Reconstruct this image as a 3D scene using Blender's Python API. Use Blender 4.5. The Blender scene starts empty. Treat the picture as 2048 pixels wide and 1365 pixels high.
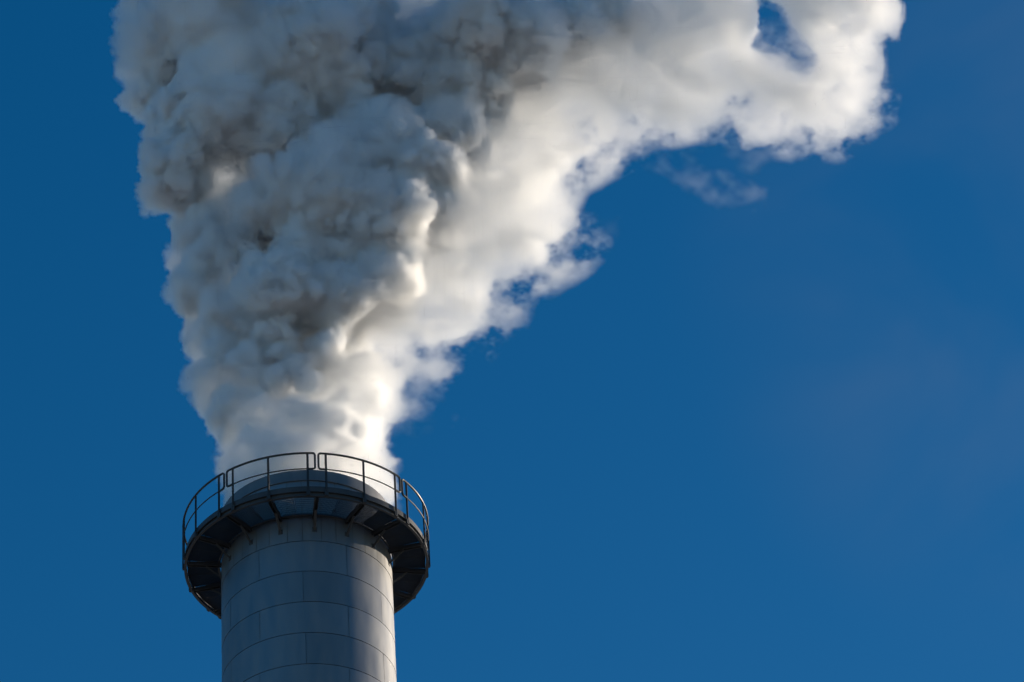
import bpy, bmesh, math, time
import numpy as np
from mathutils import Matrix, Vector

T0 = time.time()
SC = bpy.context.scene
COL = SC.collection
rad = math.radians
PI = math.pi

# ------------------------------------------------------------------ camera
CAM_Z = 1.6
TH, F, ROLL, YAW, D, HR = 0.672618693, 7500.0, 0.0677230113, 0.0717056847, 83.0417299, 57.8765629
ZA = CAM_Z + HR                 # height of the first sheet joint under the platform
SHEET = 0.972584                # height of one course of cladding sheets
R = 2.3                         # chimney radius

cyw, syw = math.cos(YAW), math.sin(YAW)
cth, sth = math.cos(TH), math.sin(TH)
RIGHT0 = Vector((cyw, -syw, 0)); FWD = Vector((syw * cth, cyw * cth, sth)); UP0 = RIGHT0.cross(FWD)
CX = math.cos(ROLL) * RIGHT0 - math.sin(ROLL) * UP0
CY = math.sin(ROLL) * RIGHT0 + math.cos(ROLL) * UP0
CAM = Vector((0, -D, CAM_Z))
cd = bpy.data.cameras.new('camera'); cam = bpy.data.objects.new('camera', cd); COL.objects.link(cam)
m = Matrix.Identity(4)
for i in range(3):
    m[i][0], m[i][1], m[i][2], m[i][3] = CX[i], CY[i], -FWD[i], CAM[i]
cam.matrix_world = m
cd.sensor_width = 36; cd.lens = F / 2048 * 36; cd.clip_start = 0.5; cd.clip_end = 20000
SC.camera = cam

# ------------------------------------------------------------------ light, sky, exposure
SUN_AZ, SUN_EL = rad(61), rad(15)          # azimuth from +Y towards +X
SUN = Vector((math.sin(SUN_AZ) * math.cos(SUN_EL), math.cos(SUN_AZ) * math.cos(SUN_EL), math.sin(SUN_EL)))
sl = bpy.data.lights.new('sun', 'SUN'); so = bpy.data.objects.new('sun', sl); COL.objects.link(so)
sl.energy = 4.8; sl.angle = rad(0.5); sl.color = (1.0, 0.86, 0.68)
so.rotation_euler = SUN.to_track_quat('Z', 'Y').to_euler(); so.location = (40, 30, 120)

W = bpy.data.worlds.new('World'); SC.world = W; W.use_nodes = True
nt = W.node_tree; nt.nodes.clear()
out = nt.nodes.new('ShaderNodeOutputWorld'); bg = nt.nodes.new('ShaderNodeBackground')
sky = nt.nodes.new('ShaderNodeTexSky'); sky.sky_type = 'NISHITA'; sky.sun_disc = False
sky.sun_elevation = SUN_EL; sky.sun_rotation = SUN_AZ
sky.altitude = 200; sky.air_density = 1.0; sky.dust_density = 0.3; sky.ozone_density = 3.0
hs = nt.nodes.new('ShaderNodeHueSaturation'); hs.inputs['Saturation'].default_value = 1.35
hs.inputs['Value'].default_value = 1.0
# a faint veil of high thin cloud
tcw = nt.nodes.new('ShaderNodeTexCoord'); mpw = nt.nodes.new('ShaderNodeMapping'); mpw.inputs['Scale'].default_value = (9, 9, 14); mpw.inputs['Rotation'].default_value = (0.3, 0.5, 0.2)
nzw = nt.nodes.new('ShaderNodeTexNoise'); nzw.inputs['Scale'].default_value = 1.0; nzw.inputs['Detail'].default_value = 4; nzw.inputs['Distortion'].default_value = 0.6
mrw = nt.nodes.new('ShaderNodeMapRange'); mrw.interpolation_type = 'SMOOTHSTEP'; mrw.inputs['From Min'].default_value = 0.30; mrw.inputs['From Max'].default_value = 0.70; mrw.inputs['To Max'].default_value = 0.13
mxw = nt.nodes.new('ShaderNodeMix'); mxw.data_type = 'RGBA'; mxw.inputs['B'].default_value = (2.0, 2.35, 2.85, 1)
nt.links.new(tcw.outputs['Generated'], mpw.inputs[0]); nt.links.new(mpw.outputs[0], nzw.inputs['Vector']); nt.links.new(nzw.outputs['Fac'], mrw.inputs['Value'])
nt.links.new(sky.outputs[0], hs.inputs['Color']); nt.links.new(hs.outputs[0], mxw.inputs['A']); vd = (FWD + CX * ((2150 - 1024) / F) - CY * ((540 - 682.5) / F)).normalized()       # the veil lies low to the right of the plume
dtw = nt.nodes.new('ShaderNodeVectorMath'); dtw.operation = 'DOT_PRODUCT'; dtw.inputs[1].default_value = vd
nrw = nt.nodes.new('ShaderNodeVectorMath'); nrw.operation = 'NORMALIZE'; nt.links.new(tcw.outputs['Generated'], nrw.inputs[0]); nt.links.new(nrw.outputs[0], dtw.inputs[0])
msk = nt.nodes.new('ShaderNodeMapRange'); msk.interpolation_type = 'SMOOTHSTEP'; msk.inputs['From Min'].default_value = math.cos(rad(6.5)); msk.inputs['From Max'].default_value = math.cos(rad(0.5))
nt.links.new(dtw.outputs['Value'], msk.inputs['Value'])
mlw = nt.nodes.new('ShaderNodeMath'); mlw.operation = 'MULTIPLY'; nt.links.new(mrw.outputs[0], mlw.inputs[0]); nt.links.new(msk.outputs[0], mlw.inputs[1])
nt.links.new(mlw.outputs[0], mxw.inputs['Factor']); nt.links.new(mxw.outputs['Result'], bg.inputs[0]); nt.links.new(bg.outputs[0], out.inputs[0])
bg.inputs[1].default_value = 0.10

SC.view_settings.view_transform = 'Standard'; SC.view_settings.look = 'None'
SC.view_settings.exposure = 0.0; SC.view_settings.gamma = 1.0; SC.view_settings.use_curve_mapping = False
SC.render.engine = 'CYCLES'
cy = SC.cycles
cy.use_denoising = True
cy.use_adaptive_sampling = True; cy.adaptive_threshold = 0.045; cy.adaptive_min_samples = 16
cy.max_bounces = 64; cy.volume_bounces = 56; cy.diffuse_bounces = 16; cy.glossy_bounces = 4
cy.transparent_max_bounces = 32
cy.volume_step_rate = 1.5; cy.volume_max_steps = 512
cy.sample_clamp_indirect = 6.0

# ------------------------------------------------------------------ helpers
def tag(o, label=None, cat=None, group=None, kind=None):
    if label: o['label'] = label
    if cat: o['category'] = cat
    if group: o['group'] = group
    if kind: o['kind'] = kind
    return o

def mesh_obj(name, verts, faces, mat, parent=None, smooth=None):
    me = bpy.data.meshes.new(name); me.from_pydata(verts, [], faces); me.update()
    if mat: me.materials.append(mat)
    o = bpy.data.objects.new(name, me); COL.objects.link(o)
    if parent: o.parent = parent
    if smooth is not None:
        for p in me.polygons: p.use_smooth = True
        bm = bmesh.new(); bm.from_mesh(me)
        for e in bm.edges:
            if len(e.link_faces) == 2 and e.calc_face_angle(0) > smooth: e.smooth = False
        bm.to_mesh(me); bm.free()
    return o

class MB:
    def __init__(s): s.v = []; s.f = []
    def add(s, v, f):
        n = len(s.v); s.v += [tuple(p) for p in v]; s.f += [tuple(i + n for i in q) for q in f]
    def box(s, c, ax, ay, az):                       # centre and three half axes
        c, ax, ay, az = map(Vector, (c, ax, ay, az))
        v = [c + i * ax + j * ay + k * az for k in (-1, 1) for j in (-1, 1) for i in (-1, 1)]
        f = [(0, 2, 3, 1), (4, 5, 7, 6), (0, 1, 5, 4), (2, 6, 7, 3), (0, 4, 6, 2), (1, 3, 7, 5)]
        if ax.cross(ay).dot(az) < 0: f = [q[::-1] for q in f]
        s.add(v, f)
    def bar(s, a, b, w, h, up=(0, 0, 1)):            # rectangular bar from a to b
        a, b, up = Vector(a), Vector(b), Vector(up)
        t = (b - a).normalized(); x = t.cross(up).normalized(); y = x.cross(t)
        s.box((a + b) / 2, x * w / 2, (b - a) / 2, y * h / 2)
    def tube(s, pts, r, n=8, closed=False):
        pts = [Vector(p) for p in pts]; N = len(pts); rings = []
        prev = None
        for i, p in enumerate(pts):
            if closed: t = (pts[(i + 1) % N] - pts[i - 1]).normalized()
            else: t = (pts[min(i + 1, N - 1)] - pts[max(i - 1, 0)]).normalized()
            if prev is None:
                a = Vector((0, 0, 1)) if abs(t.z) < 0.9 else Vector((1, 0, 0))
                x = t.cross(a).normalized()
            else:
                x = (prev - t * prev.dot(t)).normalized()
            prev = x; y = t.cross(x)
            rings.append([p + r * (math.cos(2 * PI * k / n) * x + math.sin(2 * PI * k / n) * y) for k in range(n)])
        v = [q for g in rings for q in g]; f = []
        for i in range(N if closed else N - 1):
            j = (i + 1) % N
            for k in range(n):
                f.append((i * n + k, i * n + (k + 1) % n, j * n + (k + 1) % n, j * n + k))
        if not closed: f += [tuple(range(n))[::-1], tuple((N - 1) * n + k for k in range(n))]
        s.add(v, f)
    def lathe(s, prof, n=144, a0=0.0, a1=2 * PI, close_prof=False):  # profile of (r, z); angle from -Y towards +X
        full = abs(a1 - a0 - 2 * PI) < 1e-6; cols = n if full else n + 1; m_ = len(prof)
        v = [(r * math.sin(a0 + (a1 - a0) * i / n), -r * math.cos(a0 + (a1 - a0) * i / n), z) for i in range(cols) for r, z in prof]
        f = []
        for i in range(n):
            j = (i + 1) % cols
            for k in range(m_ if close_prof else m_ - 1):
                l = (k + 1) % m_
                f.append((i * m_ + k, j * m_ + k, j * m_ + l, i * m_ + l))
        if close_prof and not full: f += [tuple(range(m_)), tuple(n * m_ + k for k in range(m_))[::-1]]
        s.add(v, f)
    def build(s, name, mat, parent=None, smooth=None):
        return mesh_obj(name, s.v, s.f, mat, parent, smooth)

def pol(r, a, z): return Vector((r * math.sin(a), -r * math.cos(a), z))

# ------------------------------------------------------------------ materials
def new_mat(name):
    mt = bpy.data.materials.new(name); mt.use_nodes = True
    return mt, mt.node_tree, mt.node_tree.nodes['Principled BSDF']

def metal_mat(name, base, metallic, rough, var=0.15, scale=1.5, streak=6.0):
    mt, n, b = new_mat(name)
    tc = n.nodes.new('ShaderNodeTexCoord'); mp = n.nodes.new('ShaderNodeMapping'); mp.inputs['Scale'].default_value = (scale * streak / 2, scale * streak / 2, scale / 2)
    nz = n.nodes.new('ShaderNodeTexNoise'); nz.inputs['Scale'].default_value = 1.0; nz.inputs['Detail'].default_value = 6
    n.links.new(tc.outputs['Object'], mp.inputs[0]); n.links.new(mp.outputs[0], nz.inputs['Vector'])
    mr = n.nodes.new('ShaderNodeMapRange'); mr.inputs['From Min'].default_value = 0.3; mr.inputs['From Max'].default_value = 0.7
    mr.inputs['To Min'].default_value = 1 - var; mr.inputs['To Max'].default_value = 1 + var
    n.links.new(nz.outputs['Fac'], mr.inputs['Value'])
    at = n.nodes.new('ShaderNodeAttribute'); at.attribute_name = 'tone'; 
    mul = n.nodes.new('ShaderNodeVectorMath'); mul.operation = 'SCALE'; mul.inputs[0].default_value = base
    tn = n.nodes.new('ShaderNodeMath'); tn.operation = 'ADD'; n.links.new(mr.outputs[0], tn.inputs[0]); n.links.new(at.outputs['Fac'], tn.inputs[1])
    n.links.new(tn.outputs[0], mul.inputs['Scale'])
    n.links.new(mul.outputs[0], b.inputs['Base Color'])
    mr2 = n.nodes.new('ShaderNodeMapRange'); mr2.inputs['From Min'].default_value = 0.3; mr2.inputs['From Max'].default_value = 0.7
    mr2.inputs['To Min'].default_value = rough - 0.06; mr2.inputs['To Max'].default_value = rough + 0.06
    n.links.new(nz.outputs['Fac'], mr2.inputs['Value']); n.links.new(mr2.outputs[0], b.inputs['Roughness'])
    b.inputs['Metallic'].default_value = metallic
    return mt

M_sheet = metal_mat('aluminium_sheet', (0.265, 0.265, 0.265), 0.88, 0.47, 0.06, 1.5, 4.0)
M_cap = metal_mat('cap_steel', (0.20, 0.20, 0.20), 0.6, 0.5, 0.1)
M_steel = metal_mat('galvanised_steel', (0.075, 0.075, 0.075), 0.4, 0.5, 0.2, 4, 1)
M_rail = metal_mat('rail_steel', (0.05, 0.05, 0.05), 0.3, 0.5, 0.2, 4, 1)
M_grate = metal_mat('grating_steel', (0.05, 0.05, 0.05), 0.3, 0.55, 0.2, 4, 1)

mt, n, b = new_mat('ground'); M_ground = mt
nz = n.nodes.new('ShaderNodeTexNoise'); nz.inputs['Scale'].default_value = 0.05; nz.inputs['Detail'].default_value = 8
cr = n.nodes.new('ShaderNodeValToRGB'); cr.color_ramp.elements[0].color = (0.17, 0.17, 0.165, 1); cr.color_ramp.elements[1].color = (0.33, 0.325, 0.315, 1)
tc = n.nodes.new('ShaderNodeTexCoord'); n.links.new(tc.outputs['Object'], nz.inputs['Vector'])
n.links.new(nz.outputs['Fac'], cr.inputs[0]); n.links.new(cr.outputs[0], b.inputs['Base Color']); b.inputs['Roughness'].default_value = 0.9

# ------------------------------------------------------------------ ground
g = mesh_obj('ground', [(-6000, -6000, 0), (6000, -6000, 0), (6000, 6000, 0), (-6000, 6000, 0)], [(0, 1, 2, 3)], M_ground)
tag(g, kind='structure')

# ------------------------------------------------------------------ chimney
chim = bpy.data.objects.new('industrial_chimney', None); COL.objects.link(chim)
tag(chim, 'tall round chimney clad in grey metal sheets with a railed platform round its mouth', 'chimney')
Z_DECK = ZA + 0.80; Z_CAP0 = ZA + 1.98; Z_CAP = ZA + 2.33

rng = np.random.default_rng(7)
mb = MB()
# cladding: courses of sheets, each course lapping 4 mm over the one below, with open vertical seams
SE = math.radians(-2.5)
TONE = []
def course(mb, z0, z1, seams, lap=0.006, npan=6):
    nseg = 24
    for k in range(len(seams)):
        a0 = seams[k]; a1 = seams[(k + 1) % len(seams)]
        if a1 <= a0: a1 += 2 * PI
        seg = max(3, int(nseg * (a1 - a0) / (PI / 3)))
        dr = rng.uniform(-0.0015, 0.0015); gap = 0.006 / R
        tilt = rng.uniform(-0.002, 0.002)
        prof = [(R - 0.03, z0 + 0.013), (R + lap + dr, z0 + 0.013), (R + lap + dr, z0 + 0.03), (R + dr + tilt, z1), (R - 0.03, z1)]
        n0 = len(mb.f); mb.lathe(prof, seg, a0 + gap, a1 - gap); TONE.extend([rng.uniform(-0.07, 0.07)] * (len(mb.f) - n0))
ncourse = int((ZA) / SHEET) + 1
z = ZA
seam_sets = []
for k in range(0, 62):
    z1 = ZA - k * SHEET; z0 = z1 - SHEET
    if z0 < 0: z0 = 0.0
    off = math.radians(-33) if k % 2 == 0 else math.radians(-2)
    jit = [rng.uniform(-0.01, 0.01) for _ in range(6)]
    sm = [off + i * PI / 3 + jit[i] for i in range(6)]
    course(mb, z0, z1, sm)
    if z0 == 0.0: break
# top course with many narrow closing strips between the brackets
sm = sorted([math.radians(22.5 * i + 5.7 - dx) for i in range(16) for dx in (-4.5, 8.0)])
course(mb, ZA, Z_CAP0 + 0.02, sm)
shell = mb.build('cladding', M_sheet, chim, smooth=rad(25))
ta = shell.data.attributes.new('tone', 'FLOAT', 'FACE'); ta.data.foreach_set('value', TONE)
mb = MB(); mb.lathe([(R - 0.034, 0.01), (R - 0.034, Z_CAP0)], 96)
mb.build('flue_wall', M_cap, chim, smooth=rad(25))
mb = MB()
mb.lathe([(R - 0.12, Z_CAP0 - 0.5), (R - 0.12, Z_CAP0 + 0.0), (R + 0.035, Z_CAP0 + 0.0), (R + 0.035, Z_CAP - 0.012), (R + 0.022, Z_CAP), (R - 0.10, Z_CAP), (R - 0.12, Z_CAP - 0.02), (R - 0.12, Z_CAP0 - 0.6)], 144)
cap = mb.build('cap_ring', M_cap, chim, smooth=rad(25))

# platform: deck ring beam, toe plate, gratings, brackets, railing
RP = 3.3
mb = MB()
mb.lathe([(RP - 0.07, ZA + 0.75), (RP, ZA + 0.75), (RP, ZA + 0.762), (RP - 0.058, ZA + 0.762), (RP - 0.058, ZA + 0.895), (RP, ZA + 0.895), (RP, ZA + 0.907), (RP - 0.07, ZA + 0.907)], 144, close_prof=True)
mb.build('ring_beam', M_steel, chim, smooth=rad(25))
mb = MB()
mb.lathe([(RP - 0.022, ZA + 0.912), (RP - 0.012, ZA + 0.912), (RP - 0.012, ZA + 1.07), (RP - 0.022, ZA + 1.07)], 144, close_prof=True)
mb.build('toe_plate', M_steel, chim, smooth=rad(25))
mb = MB()
mb.lathe([(R + 0.03, ZA + 0.80), (R + 0.09, ZA + 0.80), (R + 0.09, ZA + 0.81), (R + 0.04, ZA + 0.81), (R + 0.04, ZA + 0.88), (R + 0.03, ZA + 0.88)], 144, close_prof=True)
mb.build('inner_angle_ring', M_steel, chim, smooth=rad(25))

BR0 = rad(5.7); NB = 16
def grating(a0, a1, rot=0.0):
    mb = MB(); am = (a0 + a1) / 2 + rot
    d = pol(1, am, 0); t = Vector((math.cos(am), math.sin(am), 0))
    r0, r1 = R + 0.06, RP - 0.075; zc = ZA + 0.845
    pitch = 0.034; half = r1 * math.sin((a1 - a0) / 2) + 0.05
    nb = int(half / pitch)
    for i in range(-nb, nb + 1):
        off = i * pitch
        pts = []
        for s_ in np.linspace(r0 * 0.9, r1 + 0.02, 70):
            p = d * s_ + t * off; rr = p.xy.length; aa = math.atan2(p.x, -p.y)
            da = (aa - (a0 + a1) / 2 + PI) % (2 * PI) - PI
            if r0 < rr < r1 and abs(da) < (a1 - a0) / 2 - 0.006: pts.append(p)
        if len(pts) > 2:
            a, b2 = pts[0].copy(), pts[-1].copy(); a.z = b2.z = zc
            mb.bar(a, b2, 0.005, 0.030)
    for rr in np.arange(r0 + 0.04, r1, 0.085):      # cross rods
        aa0, aa1 = a0 + 0.01, a1 - 0.01
        A, B = pol(rr, aa0, zc + 0.0125), pol(rr, aa1, zc + 0.0125)
        mb.bar(A, B, 0.006, 0.006)
    for aa in (a0 + 0.006, a1 - 0.006):             # banding
        mb.bar(pol(r0, aa, zc), pol(r1, aa, zc), 0.006, 0.034)
    return mb.build('floor_grating', M_grate, chim)

for i in range(NB):
    a0 = BR0 + i * 2 * PI / NB; a1 = a0 + 2 * PI / NB; am = (a0 + a1) / 2
    grating(a0 + 0.012, am); grating(am, a1 - 0.012)
    # bracket: radial channel + knee brace
    mb = MB()
    d = pol(1, a0, 0); t = Vector((math.cos(a0), math.sin(a0), 0))
    zc = ZA + 0.755
    mb.bar(pol(R + 0.01, a0, zc + 0.065), pol(RP - 0.075, a0, zc + 0.065), 0.10, 0.010)
    for s_ in (-1, 1):
        mb.bar(pol(R + 0.01, a0, zc + 0.005) + t * 0.045 * s_, pol(RP - 0.075, a0, zc + 0.005) + t * 0.045 * s_, 0.010, 0.109)
    br = mb.build('bracket', M_steel, chim)
    mb = MB()
    mb.bar(pol(R + 0.005, a0, ZA + 0.36), pol(R + 0.42, a0, ZA + 0.715), 0.07, 0.012, up=d)
    mb.bar(pol(R + 0.012, a0, ZA + 0.36), pol(R + 0.42, a0, ZA + 0.708), 0.010, 0.05)
    mb.build('knee_brace', M_steel, br)
    mb = MB(); mb.box(pol(R + 0.012, a0, ZA + 0.37), d * 0.006, t * 0.06, Vector((0, 0, 0.07)))
    mb.build('fixing_plate', M_steel, br)

def arc(r, z, a0, a1, n=24): return [pol(r, a0 + (a1 - a0) * i / n, z) for i in range(n + 1)]
RR = RP + 0.025
for s_ in range(8):
    c = rad(5.7) + (s_ + 0.5) * PI / 4; hw = rad(21.7)
    z0, z1 = ZA + 1.615, ZA + 2.137; cr_ = 0.07
    # loop: top rail with rounded ends coming back at mid-rail height to the end posts
    pa = rad(18.3)
    top = arc(RR, z1, c - hw + cr_ / RR, c + hw - cr_ / RR, 28)
    def endloop(sg):
        ae = c + sg * hw; pts = []
        for q in range(0, 7):
            u = q / 6 * PI / 2
            pts.append(pol(RR, ae - sg * (cr_ - cr_ * math.sin(u)) / RR, z1 - cr_ + cr_ * math.cos(u)))
        for q in range(0, 7):
            u = q / 6 * PI / 2
            pts.append(pol(RR, ae - sg * (cr_ - cr_ * math.cos(u)) / RR, z0 + cr_ - cr_ * math.sin(u)))
        pts.append(pol(RR, c + sg * pa, z0))
        return pts
    e0 = endloop(-1); e1 = endloop(1)
    mb = MB(); mb.tube(e0[::-1] + top[1:-1] + e1, 0.029, 8)
    sec = mb.build('railing_section', M_rail, chim, smooth=rad(40))
    mb = MB(); mb.tube(arc(RR, z0, c - pa, c + pa, 24), 0.018, 6)
    mb.build('mid_rail', M_rail, sec, smooth=rad(40))
    for pk in (-1, 0, 1):
        a = c + pk * pa; d = pol(1, a, 0); t = Vector((math.cos(a), math.sin(a), 0))
        mb = MB()
        mb.box(pol(RR - 0.008, a, (ZA + 0.77 + z1) / 2), t * 0.030, d * 0.006, Vector((0, 0, (z1 - ZA - 0.77) / 2)))
        mb.box(pol(RR + 0.004, a + 0.0, (ZA + 0.77 + z1) / 2 - 0.01), t * 0.008, d * 0.022, Vector((0, 0, (z1 - ZA - 0.79) / 2)))
        mb.box(pol(RR - 0.010, a, ZA + 0.83), t * 0.05, d * 0.028, Vector((0, 0, 0.075)))
        mb.build('post', M_rail, sec)

# ------------------------------------------------------------------ steam: density grids computed here with numpy
def project(P):
    q = P - np.array(CAM); dep = q @ np.array(FWD)
    return 1024 + F * (q @ np.array(CX)) / dep, 682.5 - F * (q @ np.array(CY)) / dep, dep

def unproject(u, v, dep):
    u, v, dep = np.asarray(u, float), np.asarray(v, float), np.asarray(dep, float)
    return np.array(CAM) + dep[..., None] * (np.array(FWD) + ((u - 1024) / F)[..., None] * np.array(CX) + ((682.5 - v) / F)[..., None] * np.array(CY))

def axis_depth(u, v):           # depth at which the pixel ray meets the upright sheet y = YC
    k = FWD.y + (u - 1024) / F * CX.y + (682.5 - v) / F * CY.y
    return D / k

def upsample(a, shape):
    for ax in range(3):
        n = a.shape[ax]; x = np.linspace(0, n - 1, shape[ax]); i = np.minimum(x.astype(int), n - 2); f = (x - i).astype(np.float32)
        sh = [1, 1, 1]; sh[ax] = -1; f = f.reshape(sh)
        lo = np.take(a, i, ax); hi = np.take(a, i + 1, ax); hi -= lo; hi *= f; lo += hi; a = lo
    return a

def bspline_noise(shape, cell, rng):
    """smooth value noise with CELL voxels per lattice step, about zero mean and unit spread"""
    n = [int(math.ceil(s / c)) + 4 for s, c in zip(shape, np.broadcast_to(cell, 3))]
    cell = np.broadcast_to(cell, 3); a = rng.standard_normal(n).astype(np.float32)
    for ax in range(3):
        x = np.arange(shape[ax]) / cell[ax] + 1; i = x.astype(int); f = (x - i).astype(np.float32)
        w = [(1 - f) ** 3 / 6, (3 * f ** 3 - 6 * f ** 2 + 4) / 6, (-3 * f ** 3 + 3 * f ** 2 + 3 * f + 1) / 6, f ** 3 / 6]
        sh = [1, 1, 1]; sh[ax] = -1; r = 0
        for k in range(4): r = r + np.take(a, i - 1 + k, ax) * w[k].reshape(sh)
        a = r
    return a * 3.2

def fbm(shape, cell, octs, rng, gain=0.55):
    r = 0; amp = 1.0; cell = np.array(np.broadcast_to(cell, 3), float)
    for o in range(octs):
        if np.min(cell) < 1.5: break
        r = r + amp * bspline_noise(shape, cell, rng); cell /= 2; amp *= gain
    return r

def edt(mask, K):
    INF = 1e6; f = np.where(mask, 0, INF).astype(np.float32)
    for ax in range(3):
        g = f.copy(); n = f.shape[ax]
        for k in range(1, min(K, n)):
            lo = [slice(None)] * 3; hi = [slice(None)] * 3; lo[ax] = slice(0, n - k); hi[ax] = slice(k, n)
            lo, hi = tuple(lo), tuple(hi)
            np.minimum(g[lo], f[hi] + k * k, out=g[lo]); np.minimum(g[hi], f[lo] + k * k, out=g[hi])
        f = g
    return np.sqrt(f)

def box3(a):
    for ax in range(3):
        n = a.shape[ax]; i = np.arange(n)
        a = (np.take(a, np.maximum(i - 1, 0), ax) + 2 * a + np.take(a, np.minimum(i + 1, n - 1), ax)) / 4
    return a

def poly_dist(poly, U, V):
    """signed distance in px, positive inside"""
    px = np.array(poly, float); q = np.roll(px, -1, 0)
    d = np.full(U.shape, 1e9); ins = np.zeros(U.shape, bool)
    for (x0, y0), (x1, y1) in zip(px, q):
        dx, dy = x1 - x0, y1 - y0; L = dx * dx + dy * dy + 1e-9
        t = np.clip(((U - x0) * dx + (V - y0) * dy) / L, 0, 1)
        d = np.minimum(d, np.hypot(U - x0 - t * dx, V - y0 - t * dy))
        c = ((y0 > V) != (y1 > V)) & (U < dx * (V - y0) / (dy if dy else 1e-9) + x0); ins ^= c
    return np.where(ins, d, -d)

def stamp(s, org, vox, c, r, blend=0.0):
    """union of the distance field s with balls, rounded where they meet by BLEND times their radius"""
    shp = s.shape
    for (x, y, z), rr in zip(c, r):
        kb = max(blend * rr, 1e-3); pad = rr + 2 * vox + kb
        i0 = [max(0, int((p - pad - o) / vox)) for p, o in zip((x, y, z), org)]
        i1 = [min(n, int((p + pad - o) / vox) + 2) for p, o, n in zip((x, y, z), org, shp)]
        if any(a >= b_ for a, b_ in zip(i0, i1)): continue
        gx = (org[0] + np.arange(i0[0], i1[0]) * vox - x) ** 2; gy = (org[1] + np.arange(i0[1], i1[1]) * vox - y) ** 2; gz = (org[2] + np.arange(i0[2], i1[2]) * vox - z) ** 2
        dd = np.sqrt(gx[:, None, None] + gy[None, :, None] + gz[None, None, :], dtype=np.float32) - np.float32(rr)
        sub = s[i0[0]:i1[0], i0[1]:i1[1], i0[2]:i1[2]]
        if blend:
            h = np.maximum(kb - np.abs(sub - dd), 0) / kb
            sub[...] = np.minimum(sub, dd) - h * h * (kb / 4)
        else: np.minimum(sub, dd.astype(np.float32), out=sub)

LEFT_EDGE = [(250, -420), (243, 0), (264, 60), (268, 130), (288, 160), (278, 200), (280, 240), (266, 265), (282, 300), (300, 320), (298, 355), (318, 390), (345, 412), (335, 440),
             (365, 460), (360, 500), (350, 540), (355, 580), (345, 610), (366, 640), (363, 680), (390, 710), (392, 760), (402, 800), (406, 870), (412, 930), (424, 1000)]
RIGHT_EDGE = [(758, 1000), (756, 940), (760, 890), (776, 860), (810, 800), (870, 720), (925, 690), (965, 650), (1010, 625), (985, 585), (1000, 525), (1080, 540), (1180, 495), (1150, 445), (1110, 425), (1160, 345),
              (1240, 300), (1255, 250), (1370, 240), (1450, 195), (1475, 205), (1530, 260), (1600, 285), (1670, 288), (1722, 240), (1728, 160), (1752, 90), (1825, 20), (1880, -60), (2050, -420)]
# lobes of the plume: place in the picture, radius, and how far its middle stands towards the camera (-) or behind (+) the plume's upright middle sheet
LOBES = [(778, 270, 78, -2.9), (720, 335, 85, -3.0), (830, 350, 95, -2.7), (590, 400, 85, -2.7), (520, 415, 48, -2.6), (665, 425, 100, -2.9), (775, 450, 110, -2.7), (880, 430, 75, -2.1),
         (612, 520, 72, -2.5), (690, 510, 70, -2.5), (560, 600, 95, -2.2), (670, 610, 90, -2.2), (765, 570, 85, -2.0), (505, 735, 50, -1.9), (565, 690, 58, -2.1), (650, 700, 55, -2.2), (600, 735, 45, -2.2), (620, 770, 45, -2.0), (680, 800, 42, -1.9), (580, 830, 45, -2.0), (640, 845, 42, -2.1), (530, 800, 42, -1.8), (715, 740, 50, -1.8), (745, 800, 36, -1.3), (700, 860, 36, -1.7), (560, 770, 40, -2.0), (500, 860, 40, -1.6),
         (436, 235, 112, -2.0), (350, 340, 75, -1.6), (480, 160, 105, -2.3), (600, 120, 130, -2.6), (560, 260, 90, -2.0), (352, 110, 80, -1.0), (318, 30, 62, -0.6), (440, 40, 120, -2.4), (700, 60, 110, -2.5), (690, 170, 80, -2.2),
         (960, 65, 105, -3.0), (870, 75, 55, -2.8), (1030, 90, 90, -2.6), (940, 180, 85, -1.6), (900, 280, 80, -1.4), (1130, 60, 70, -1.6), (1190, 20, 70, -1.4),
         (345, 250, 50, -0.4), (385, 465, 36, -0.6), (425, 530, 42, -0.9), (392, 590, 38, -0.6), (440, 620, 40, -1.2), (405, 670, 34, -0.6), (450, 705, 36, -1.0), (425, 765, 34, -0.7), (465, 800, 34, -1.2), (440, 850, 32, -0.8), (500, 480, 38, -1.4), (375, 400, 36, -0.5), (420, 440, 40, -1.0),
         (790, 150, 90, -1.3), (880, 170, 85, -1.2), (660, 215, 70, -1.5), (300, 190, 40, -0.4), (520, 320, 60, -0.9)]
VALLEYS = [(690, 255, 45, -2.6), (640, 300, 55, -2.4), (570, 335, 55, -2.3), (500, 370, 50, -2.2), (445, 430, 50, -2.0), (420, 510, 45, -1.7), (430, 590, 45, -1.7), (520, 545, 35, -2.2), (410, 680, 40, -1.5), (880, 60, 40, -2.6), (830, 30, 45, -2.6), (880, 310, 50, -2.4), (930, 380, 45, -2.2)]
HOLES = [[(1505, -20), (1560, 5), (1592, 60), (1635, 118), (1612, 155), (1548, 125), (1508, 95), (1522, 50)], [(1655, 185), (1690, 165), (1712, 190), (1690, 225), (1668, 215)]]

BASE = 0.19                 # density of the thin body against that of the lobes

def grid_lookup(poly, U, V, signed=True):
    gu = np.arange(-200, 2600, 8.0); gv = np.arange(-700, 1300, 8.0)
    GU, GV = np.meshgrid(gu, gv, indexing='ij'); PD = poly_dist(poly, GU, GV)
    iu = np.clip(((U + 200) / 8).round().astype(int), 0, len(gu) - 1); iv = np.clip(((V + 700) / 8).round().astype(int), 0, len(gv) - 1)
    return PD[iu, iv]

def smoothstep(x, a, b):
    t = np.clip((x - a) / (b - a), 0, 1); return t * t * (3 - 2 * t)

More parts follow.
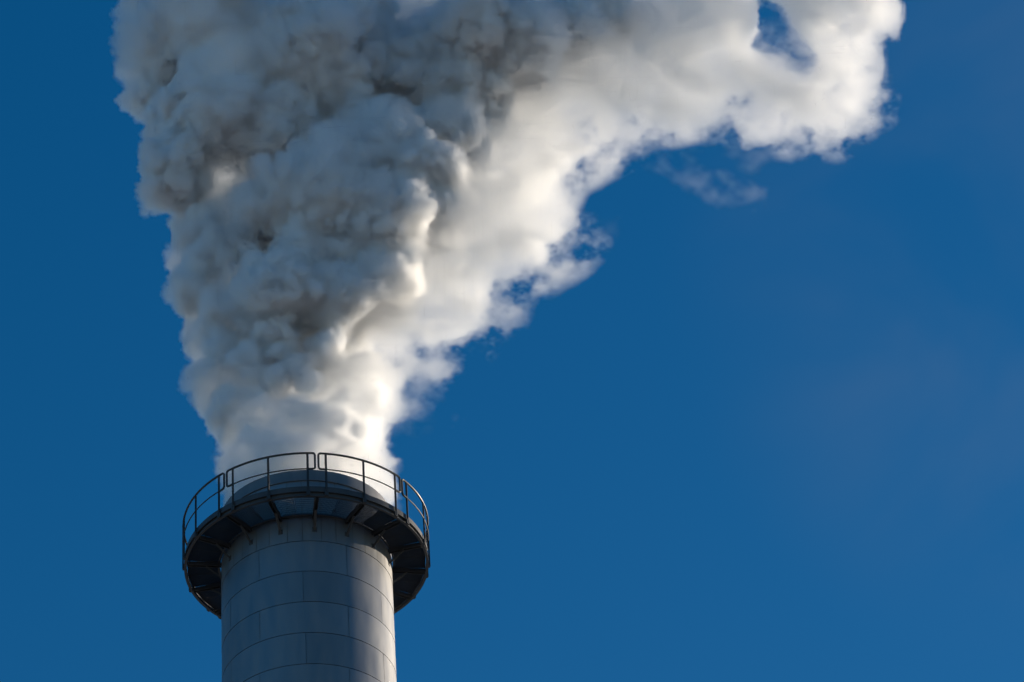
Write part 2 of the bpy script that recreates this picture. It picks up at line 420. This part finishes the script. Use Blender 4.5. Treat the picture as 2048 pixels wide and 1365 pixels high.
def build_plume(vox):
    rng = np.random.default_rng(11)
    org = np.array([-6.6, -4.7, ZA + 1.2]); size = np.array([25.2, 8.2, 21.0])
    cs = tuple(int(round(q / vox / 4)) + 1 for q in size); cv = vox * 4
    X, Y, Z = np.meshgrid(*[org[i] + np.arange(cs[i]) * cv for i in range(3)], indexing='ij')
    P = np.stack([X, Y, Z], -1); U, V, DEP = project(P)
    d = grid_lookup(LEFT_EDGE + RIGHT_EDGE, U, V) * DEP / F                    # metres inside the outline
    hole = np.full(U.shape, -9.0)
    for h_ in HOLES: hole = np.maximum(hole, grid_lookup(h_, U, V) * DEP / F)
    hole = np.maximum(hole.astype(np.float32), -1.0) + 0.05
    dr = grid_lookup(RIGHT_EDGE + [(4000, -420), (4000, 1400), (775, 1400)], U, V) * DEP / F    # negative inside the plume, towards its left
    hgt = np.clip((950 - V) / 950, 0, 1.4)                                    # 0 at the mouth, 1 at the picture's top
    rho = (smoothstep(dr, -3.2, -0.2) * (0.35 + 0.65 * smoothstep(hgt, 0.05, 0.4))).astype(np.float32)                        # 1 on the ragged right-hand side
    young = (0.33 + 0.67 * smoothstep(hgt, 0.03, 0.32)).astype(np.float32)     # thinner steam near the mouth
    thr = 0.06 + 0.22 * smoothstep(hgt, 0.05, 0.35) - 0.10 * rho
    dense_mouth = (0.5 * (1 - smoothstep(hgt, 0.02, 0.22))).astype(np.float32)
    high = smoothstep(hgt, 0.05, 0.22).astype(np.float32)
    wc = 1.35 + 0.5 * hgt - 0.5 * smoothstep(U, 900, 1500)
    dc = np.clip(d - thr, 0, wc); t = np.sqrt(np.maximum(dc * (2 * wc - dc), 0))
    t = np.minimum(t, 0.50 + 0.42 * np.maximum(-dr, 0))                        # the lee side thins out like a wedge
    k = (DEP - axis_depth(U, V)) - 0.4 * hgt
    hz = Z - Z_CAP; rxy = np.hypot(X, Y)
    body = (d > thr) & (np.abs(k) < t) & (hz > 0)
    body &= ~((hz < 2.5) & (rxy > 2.55 + 0.25 * np.maximum(hz, 0)))
    body |= (rxy < 2.0 + 0.1 * hz) & (hz < 3.0)
    body |= (rxy < 2.42 + 0.13 * hz - 1.5 * smoothstep(hz, 1.2, 2.5)) & (hz > 0) & (hz < 2.5)
    sd = (edt(body, 24) - edt(~body, 40)) * cv
    sd = -0.07 + np.minimum(box3(box3(box3(box3(box3(sd))))).astype(np.float32), 3.0)
    full = tuple((c - 1) * 4 + 1 for c in cs)
    s = upsample(sd, full); shp = s.shape
    del X, Y, Z, P, U, V, DEP, sd, body, d, t, k, dc, wc
    L = np.array(LOBES)
    dep = axis_depth(L[:, 0], L[:, 1]) + np.where(L[:, 3] < -0.3, 0.8 * L[:, 3], L[:, 3])
    c = unproject(L[:, 0], L[:, 1], dep); r = L[:, 2] * dep / F
    sl = np.full(shp, 3.0, np.float32); stamp(sl, org, vox, c, r * 0.95)
    thick = (BASE + (1 - BASE) * np.clip((0.3 - sl) / 0.3, 0, 1)).astype(np.float32); del sl
    thick = np.maximum(thick, upsample(dense_mouth, shp))
    stamp(s, org, vox, c, r * 0.95, 0.4)
    # the bright valleys between the lobes
    Vl = np.array(VALLEYS); dep = axis_depth(Vl[:, 0], Vl[:, 1]) + Vl[:, 3]
    s *= -1; stamp(s, org, vox, unproject(Vl[:, 0], Vl[:, 1], dep), Vl[:, 2] * 0.6 * dep / F, 0.5); s *= -1
    n1 = fbm(tuple((q + 1) // 2 for q in shp), 1.3 / (2 * vox), 3, rng, 0.5)
    s += upsample(n1.astype(np.float32) * 0.15, shp)
    # smaller and smaller puffs on the surface: the cauliflower look of fresh steam
    for lev, (rm, dens_, sink) in enumerate([(0.52, 0.5, 0.35), (0.30, 2.0, 0.35), (0.165, 8.0, 0.33), (0.09, 26.0, 0.3)]):
        idx = np.argwhere(np.abs(s[1:-1, 1:-1, 1:-1]) < vox * 0.6) + 1
        nn = int(len(idx) * vox * vox / 1.2 * dens_)
        ii = idx[rng.integers(0, len(idx), nn)]; c = org + ii * vox
        u, v, dp = project(c)
        rr = rho[tuple((ii // 4).T)]
        hgt = np.clip((950 - v) / 950, 0, 1.3)
        r = rm * (0.55 + 0.6 * hgt) * rng.uniform(0.6, 1.4, nn)
        gr = np.stack([s[ii[:, 0] + (a == 0), ii[:, 1] + (a == 1), ii[:, 2] + (a == 2)] - s[ii[:, 0] - (a == 0), ii[:, 1] - (a == 1), ii[:, 2] - (a == 2)] for a in range(3)], -1)
        gr /= np.linalg.norm(gr, axis=1, keepdims=True) + 1e-6
        c = c - gr * (r * sink * rng.uniform(0.7, 1.7, nn))[:, None]
        ok = (c[:, 2] - r * 0.6 > Z_CAP - 0.1) & (rng.uniform(0, 1, nn) > rr * 0.35)
        stamp(s, org, vox, c[ok], r[ok], 0.2)
        print('level', lev, nn, round(time.time() - T0, 1))
    rho = upsample(rho, shp)
    s0 = s.copy()
    n2 = fbm(shp, np.array((0.66, 0.5, 0.55)) / vox, 4, rng, 0.66)          # drawn out along the wind
    s += (0.018 + 0.13 * rho) * n2 - 0.1 * rho
    s = np.maximum(s, 1.7 * upsample(hole, shp) + 0.2 * n2)
    print('noise', round(time.time() - T0, 1))
    dens = np.clip(-s / (0.11 + 0.2 * rho), 0, 1) * (1 - 0.35 * rho) * np.clip(1 + 0.8 * n2 * (0.55 + 0.45 * rho + 0.7 * upsample(dense_mouth, shp)), 0.12, 2.5) * upsample(young, shp) * np.maximum(thick * (1 - 0.6 * rho), 0.14 * rho)
    halo = s + 0.42 * n2 - 0.27
    dens = np.maximum(dens, 0.04 * rho * upsample(high, shp) * np.clip(-halo / 0.6, 0, 1) * np.clip((1.0 - s0) / 0.5, 0, 1))
    s = s + 1.1 * rho + 1.2 * (1 - thick)
    oc = np.argwhere(dens.max((0, 2)) > 0).ravel(); print('occupied y', org[1] + oc[0] * vox, org[1] + oc[-1] * vox)
    return s, dens, org, vox

def build_wisp(poly, off, thick, strength, seed, vox=0.05):
    rng = np.random.default_rng(seed)
    pl = np.array(poly, float); W3 = unproject(pl[:, 0], pl[:, 1], axis_depth(pl[:, 0], pl[:, 1]) + off)
    lo = W3.min(0) - thick - 0.5; hi = W3.max(0) + thick + 0.5
    n_ = ((hi - lo) / vox).astype(int) + 1
    X, Y, Z = np.meshgrid(*[lo[i] + np.arange(n_[i]) * vox for i in range(3)], indexing='ij')
    U, V, DEP = project(np.stack([X, Y, Z], -1))
    d = poly_dist(poly, U, V) * DEP / F; k = DEP - axis_depth(U, V) - off
    q = fbm(d.shape, 0.6 / vox, 4, rng, 0.68)
    e = np.minimum(d / 0.35, 1.0 - np.abs(k) / thick) + 0.38 * q - 0.25
    dens = np.clip(e / 0.9, 0, 1) ** 1.3 * np.clip(np.minimum(d / 0.25 + 1.2, (1.6 - np.abs(k) / thick) * 2), 0, 1) * strength
    return dens.astype(np.float32), lo, vox

def volume_object(name, dens, org, vox, mat, parent=None):
    nx, ny, nz = dens.shape
    me = bpy.data.meshes.new(name + '_samples'); me.vertices.add(dens.size)
    at = me.attributes.new('vapour', 'FLOAT', 'POINT'); at.data.foreach_set('value', np.ascontiguousarray(dens.transpose(2, 1, 0)).ravel().astype(np.float32))
    src = bpy.data.objects.new(name + '_samples', me)             # plain numbers, never linked to the scene
    o = bpy.data.objects.new(name, bpy.data.volumes.new(name)); COL.objects.link(o); o.parent = parent
    o.data.materials.append(mat)
    md = o.modifiers.new('steam', 'NODES'); md.node_group = volume_tree(name, (nx, ny, nz), org, vox, mat, src)
    return o

def solid_core(name, s, level, step, org, vox, mat):
    """the closed surface on which the distance field S equals LEVEL, as a plain mesh object"""
    q = np.ascontiguousarray(s[::step, ::step, ::step]); q = box3(q); q = level - q
    q[0] = q[-1] = -1; q[:, 0] = q[:, -1] = -1; q[:, :, 0] = q[:, :, -1] = -1
    q = np.clip(q + 1, 0, 2)
    t = volume_object(name + '_field', q, org, vox * step, mat)
    tr = t.modifiers[0].node_group; vc = [n_ for n_ in tr.nodes if n_.bl_idname == 'GeometryNodeVolumeCube'][0]
    vm = tr.nodes.new('GeometryNodeVolumeToMesh'); vm.inputs['Threshold'].default_value = 1.0
    go = [n_ for n_ in tr.nodes if n_.bl_idname == 'NodeGroupOutput'][0]
    tr.links.new(vc.outputs[0], vm.inputs[0]); tr.links.new(vm.outputs[0], go.inputs[0])
    bpy.data.objects.remove(t)
    h = bpy.data.objects.new('tmp', bpy.data.meshes.new('tmp')); COL.objects.link(h)
    md = h.modifiers.new('steam', 'NODES'); md.node_group = tr
    dg = bpy.context.evaluated_depsgraph_get()
    me = bpy.data.meshes.new_from_object(h.evaluated_get(dg)); bpy.data.objects.remove(h)
    bm = bmesh.new(); bm.from_mesh(me); bm.verts.ensure_lookup_table()       # keep the one large body
    seen = np.zeros(len(bm.verts), bool); best = []
    for v0 in bm.verts:
        if seen[v0.index]: continue
        st = [v0]; seen[v0.index] = True; isl = []
        while st:
            v1 = st.pop(); isl.append(v1)
            for e in v1.link_edges:
                v2 = e.other_vert(v1)
                if not seen[v2.index]: seen[v2.index] = True; st.append(v2)
        if len(isl) > len(best): best = isl
    keep = set(best); bmesh.ops.delete(bm, geom=[v for v in bm.verts if v not in keep], context='VERTS')
    bm.to_mesh(me); bm.free()
    me.name = name; me.materials.clear(); me.materials.append(mat)
    me.polygons.foreach_set('use_smooth', [True] * len(me.polygons))
    o = bpy.data.objects.new(name, me); COL.objects.link(o)
    print('core', len(me.polygons), round(time.time() - T0, 1))
    return o

def volume_tree(name, res, org, vox, mat, src):
    nx, ny, nz = res
    ng = bpy.data.node_groups.new(name + '_density', 'GeometryNodeTree')
    ng.interface.new_socket('Geometry', in_out='INPUT', socket_type='NodeSocketGeometry')
    ng.interface.new_socket('Geometry', in_out='OUTPUT', socket_type='NodeSocketGeometry')
    N, L = ng.nodes, ng.links
    go = N.new('NodeGroupOutput'); oi = N.new('GeometryNodeObjectInfo'); oi.inputs['Object'].default_value = src
    p = N.new('GeometryNodeInputPosition')
    sub = N.new('ShaderNodeVectorMath'); sub.operation = 'SUBTRACT'; sub.inputs[1].default_value = tuple(org)
    dv = N.new('ShaderNodeVectorMath'); dv.operation = 'SCALE'; dv.inputs['Scale'].default_value = 1 / vox
    L.new(p.outputs[0], sub.inputs[0]); L.new(sub.outputs[0], dv.inputs[0])
    sp = N.new('ShaderNodeSeparateXYZ'); L.new(dv.outputs[0], sp.inputs[0])
    ints = []
    for k in range(3):
        fi = N.new('FunctionNodeFloatToInt'); fi.rounding_mode = 'ROUND'; L.new(sp.outputs[k], fi.inputs[0]); ints.append(fi.outputs[0])
    def im(op, a, b_):
        q = N.new('FunctionNodeIntegerMath'); q.operation = op
        for sck, val in zip(q.inputs, (a, b_)):
            if isinstance(val, int): sck.default_value = val
            else: L.new(val, sck)
        return q.outputs[0]
    idx = im('ADD', im('MULTIPLY', im('ADD', im('MULTIPLY', ints[2], ny), ints[1]), nx), ints[0])
    na = N.new('GeometryNodeInputNamedAttribute'); na.data_type = 'FLOAT'; na.inputs['Name'].default_value = 'vapour'
    si = N.new('GeometryNodeSampleIndex'); si.data_type = 'FLOAT'; si.domain = 'POINT'
    L.new(oi.outputs['Geometry'], si.inputs['Geometry']); L.new(na.outputs[0], si.inputs['Value']); L.new(idx, si.inputs['Index'])
    vc = N.new('GeometryNodeVolumeCube')
    L.new(si.outputs[0], vc.inputs['Density'])
    vc.inputs['Min'].default_value = tuple(org); vc.inputs['Max'].default_value = tuple(np.array(org) + (np.array(res) - 1) * vox)
    vc.inputs['Resolution X'].default_value = nx; vc.inputs['Resolution Y'].default_value = ny; vc.inputs['Resolution Z'].default_value = nz
    sm_ = N.new('GeometryNodeSetMaterial'); sm_.inputs['Material'].default_value = mat
    L.new(vc.outputs[0], sm_.inputs[0]); L.new(sm_.outputs[0], go.inputs[0])
    return ng

def steam_mat(name, density, aniso, color=(1, 1, 1, 1)):
    mt = bpy.data.materials.new(name); mt.use_nodes = True; n = mt.node_tree; n.nodes.clear()
    o = n.nodes.new('ShaderNodeOutputMaterial'); v = n.nodes.new('ShaderNodeVolumePrincipled')
    v.inputs['Color'].default_value = color; v.inputs['Density'].default_value = density; v.inputs['Anisotropy'].default_value = aniso
    n.links.new(v.outputs[0], o.inputs['Volume'])
    mt.cycles.volume_sampling = 'DISTANCE'
    mt.cycles.volume_interpolation = 'LINEAR'
    return mt

M_steam = steam_mat('steam_vapour', 42.0, 0.8, (1, 1, 1, 1))
M_core, n, b = new_mat('dense_steam')
b.inputs['Base Color'].default_value = (0.97, 0.97, 0.97, 1); b.inputs['Roughness'].default_value = 1.0; b.inputs['Specular IOR Level'].default_value = 0.0

s, dens, org, vox = build_plume(0.036)
print('range', s.min(), s.max(), dens.shape, dens.mean())
USE_CORE = True
if USE_CORE:
    plume = solid_core('steam_plume', s, -0.5, 2, org, vox, M_core)
    vap = volume_object('vapour', dens, org, vox, M_steam, plume)
else:
    plume = volume_object('steam_plume', dens, org, vox, M_steam)
tag(plume, 'thick grey and white steam plume billowing out of the chimney and drifting right', 'steam plume')
for poly, off, th_, st, sd_, lab in [
        ([(1262, 268), (1330, 300), (1430, 345), (1532, 380), (1528, 412), (1475, 432), (1430, 420), (1380, 375), (1270, 315)], 0.2, 0.7, 0.007, 3, 'largest thin wisp of steam torn off below the right arm of the plume'),
        ([(1300, 240), (1430, 232), (1500, 285), (1585, 305), (1500, 335), (1440, 300), (1330, 285)], -0.3, 0.6, 0.004, 5, 'faint wisp of steam hanging in the hollow under the plume'),
        ([(890, 815), (925, 815), (938, 840), (905, 848)], 0.0, 0.3, 0.015, 8, 'tiny detached puff of steam low beside the lit edge of the plume'),
        ([(1185, 420), (1250, 425), (1235, 480), (1200, 530), (1180, 520)], 0.1, 0.4, 0.0015, 9, 'thin ragged wisp of steam just off the middle bulge of the lit edge')]:
    dn, o_, v_ = build_wisp(poly, off, th_, st, sd_)
    w_ = volume_object('steam_wisp', dn, o_, v_, M_steam)
    tag(w_, lab, 'steam wisp', 'loose wisps of steam beside the plume')
print('done', round(time.time() - T0, 1))
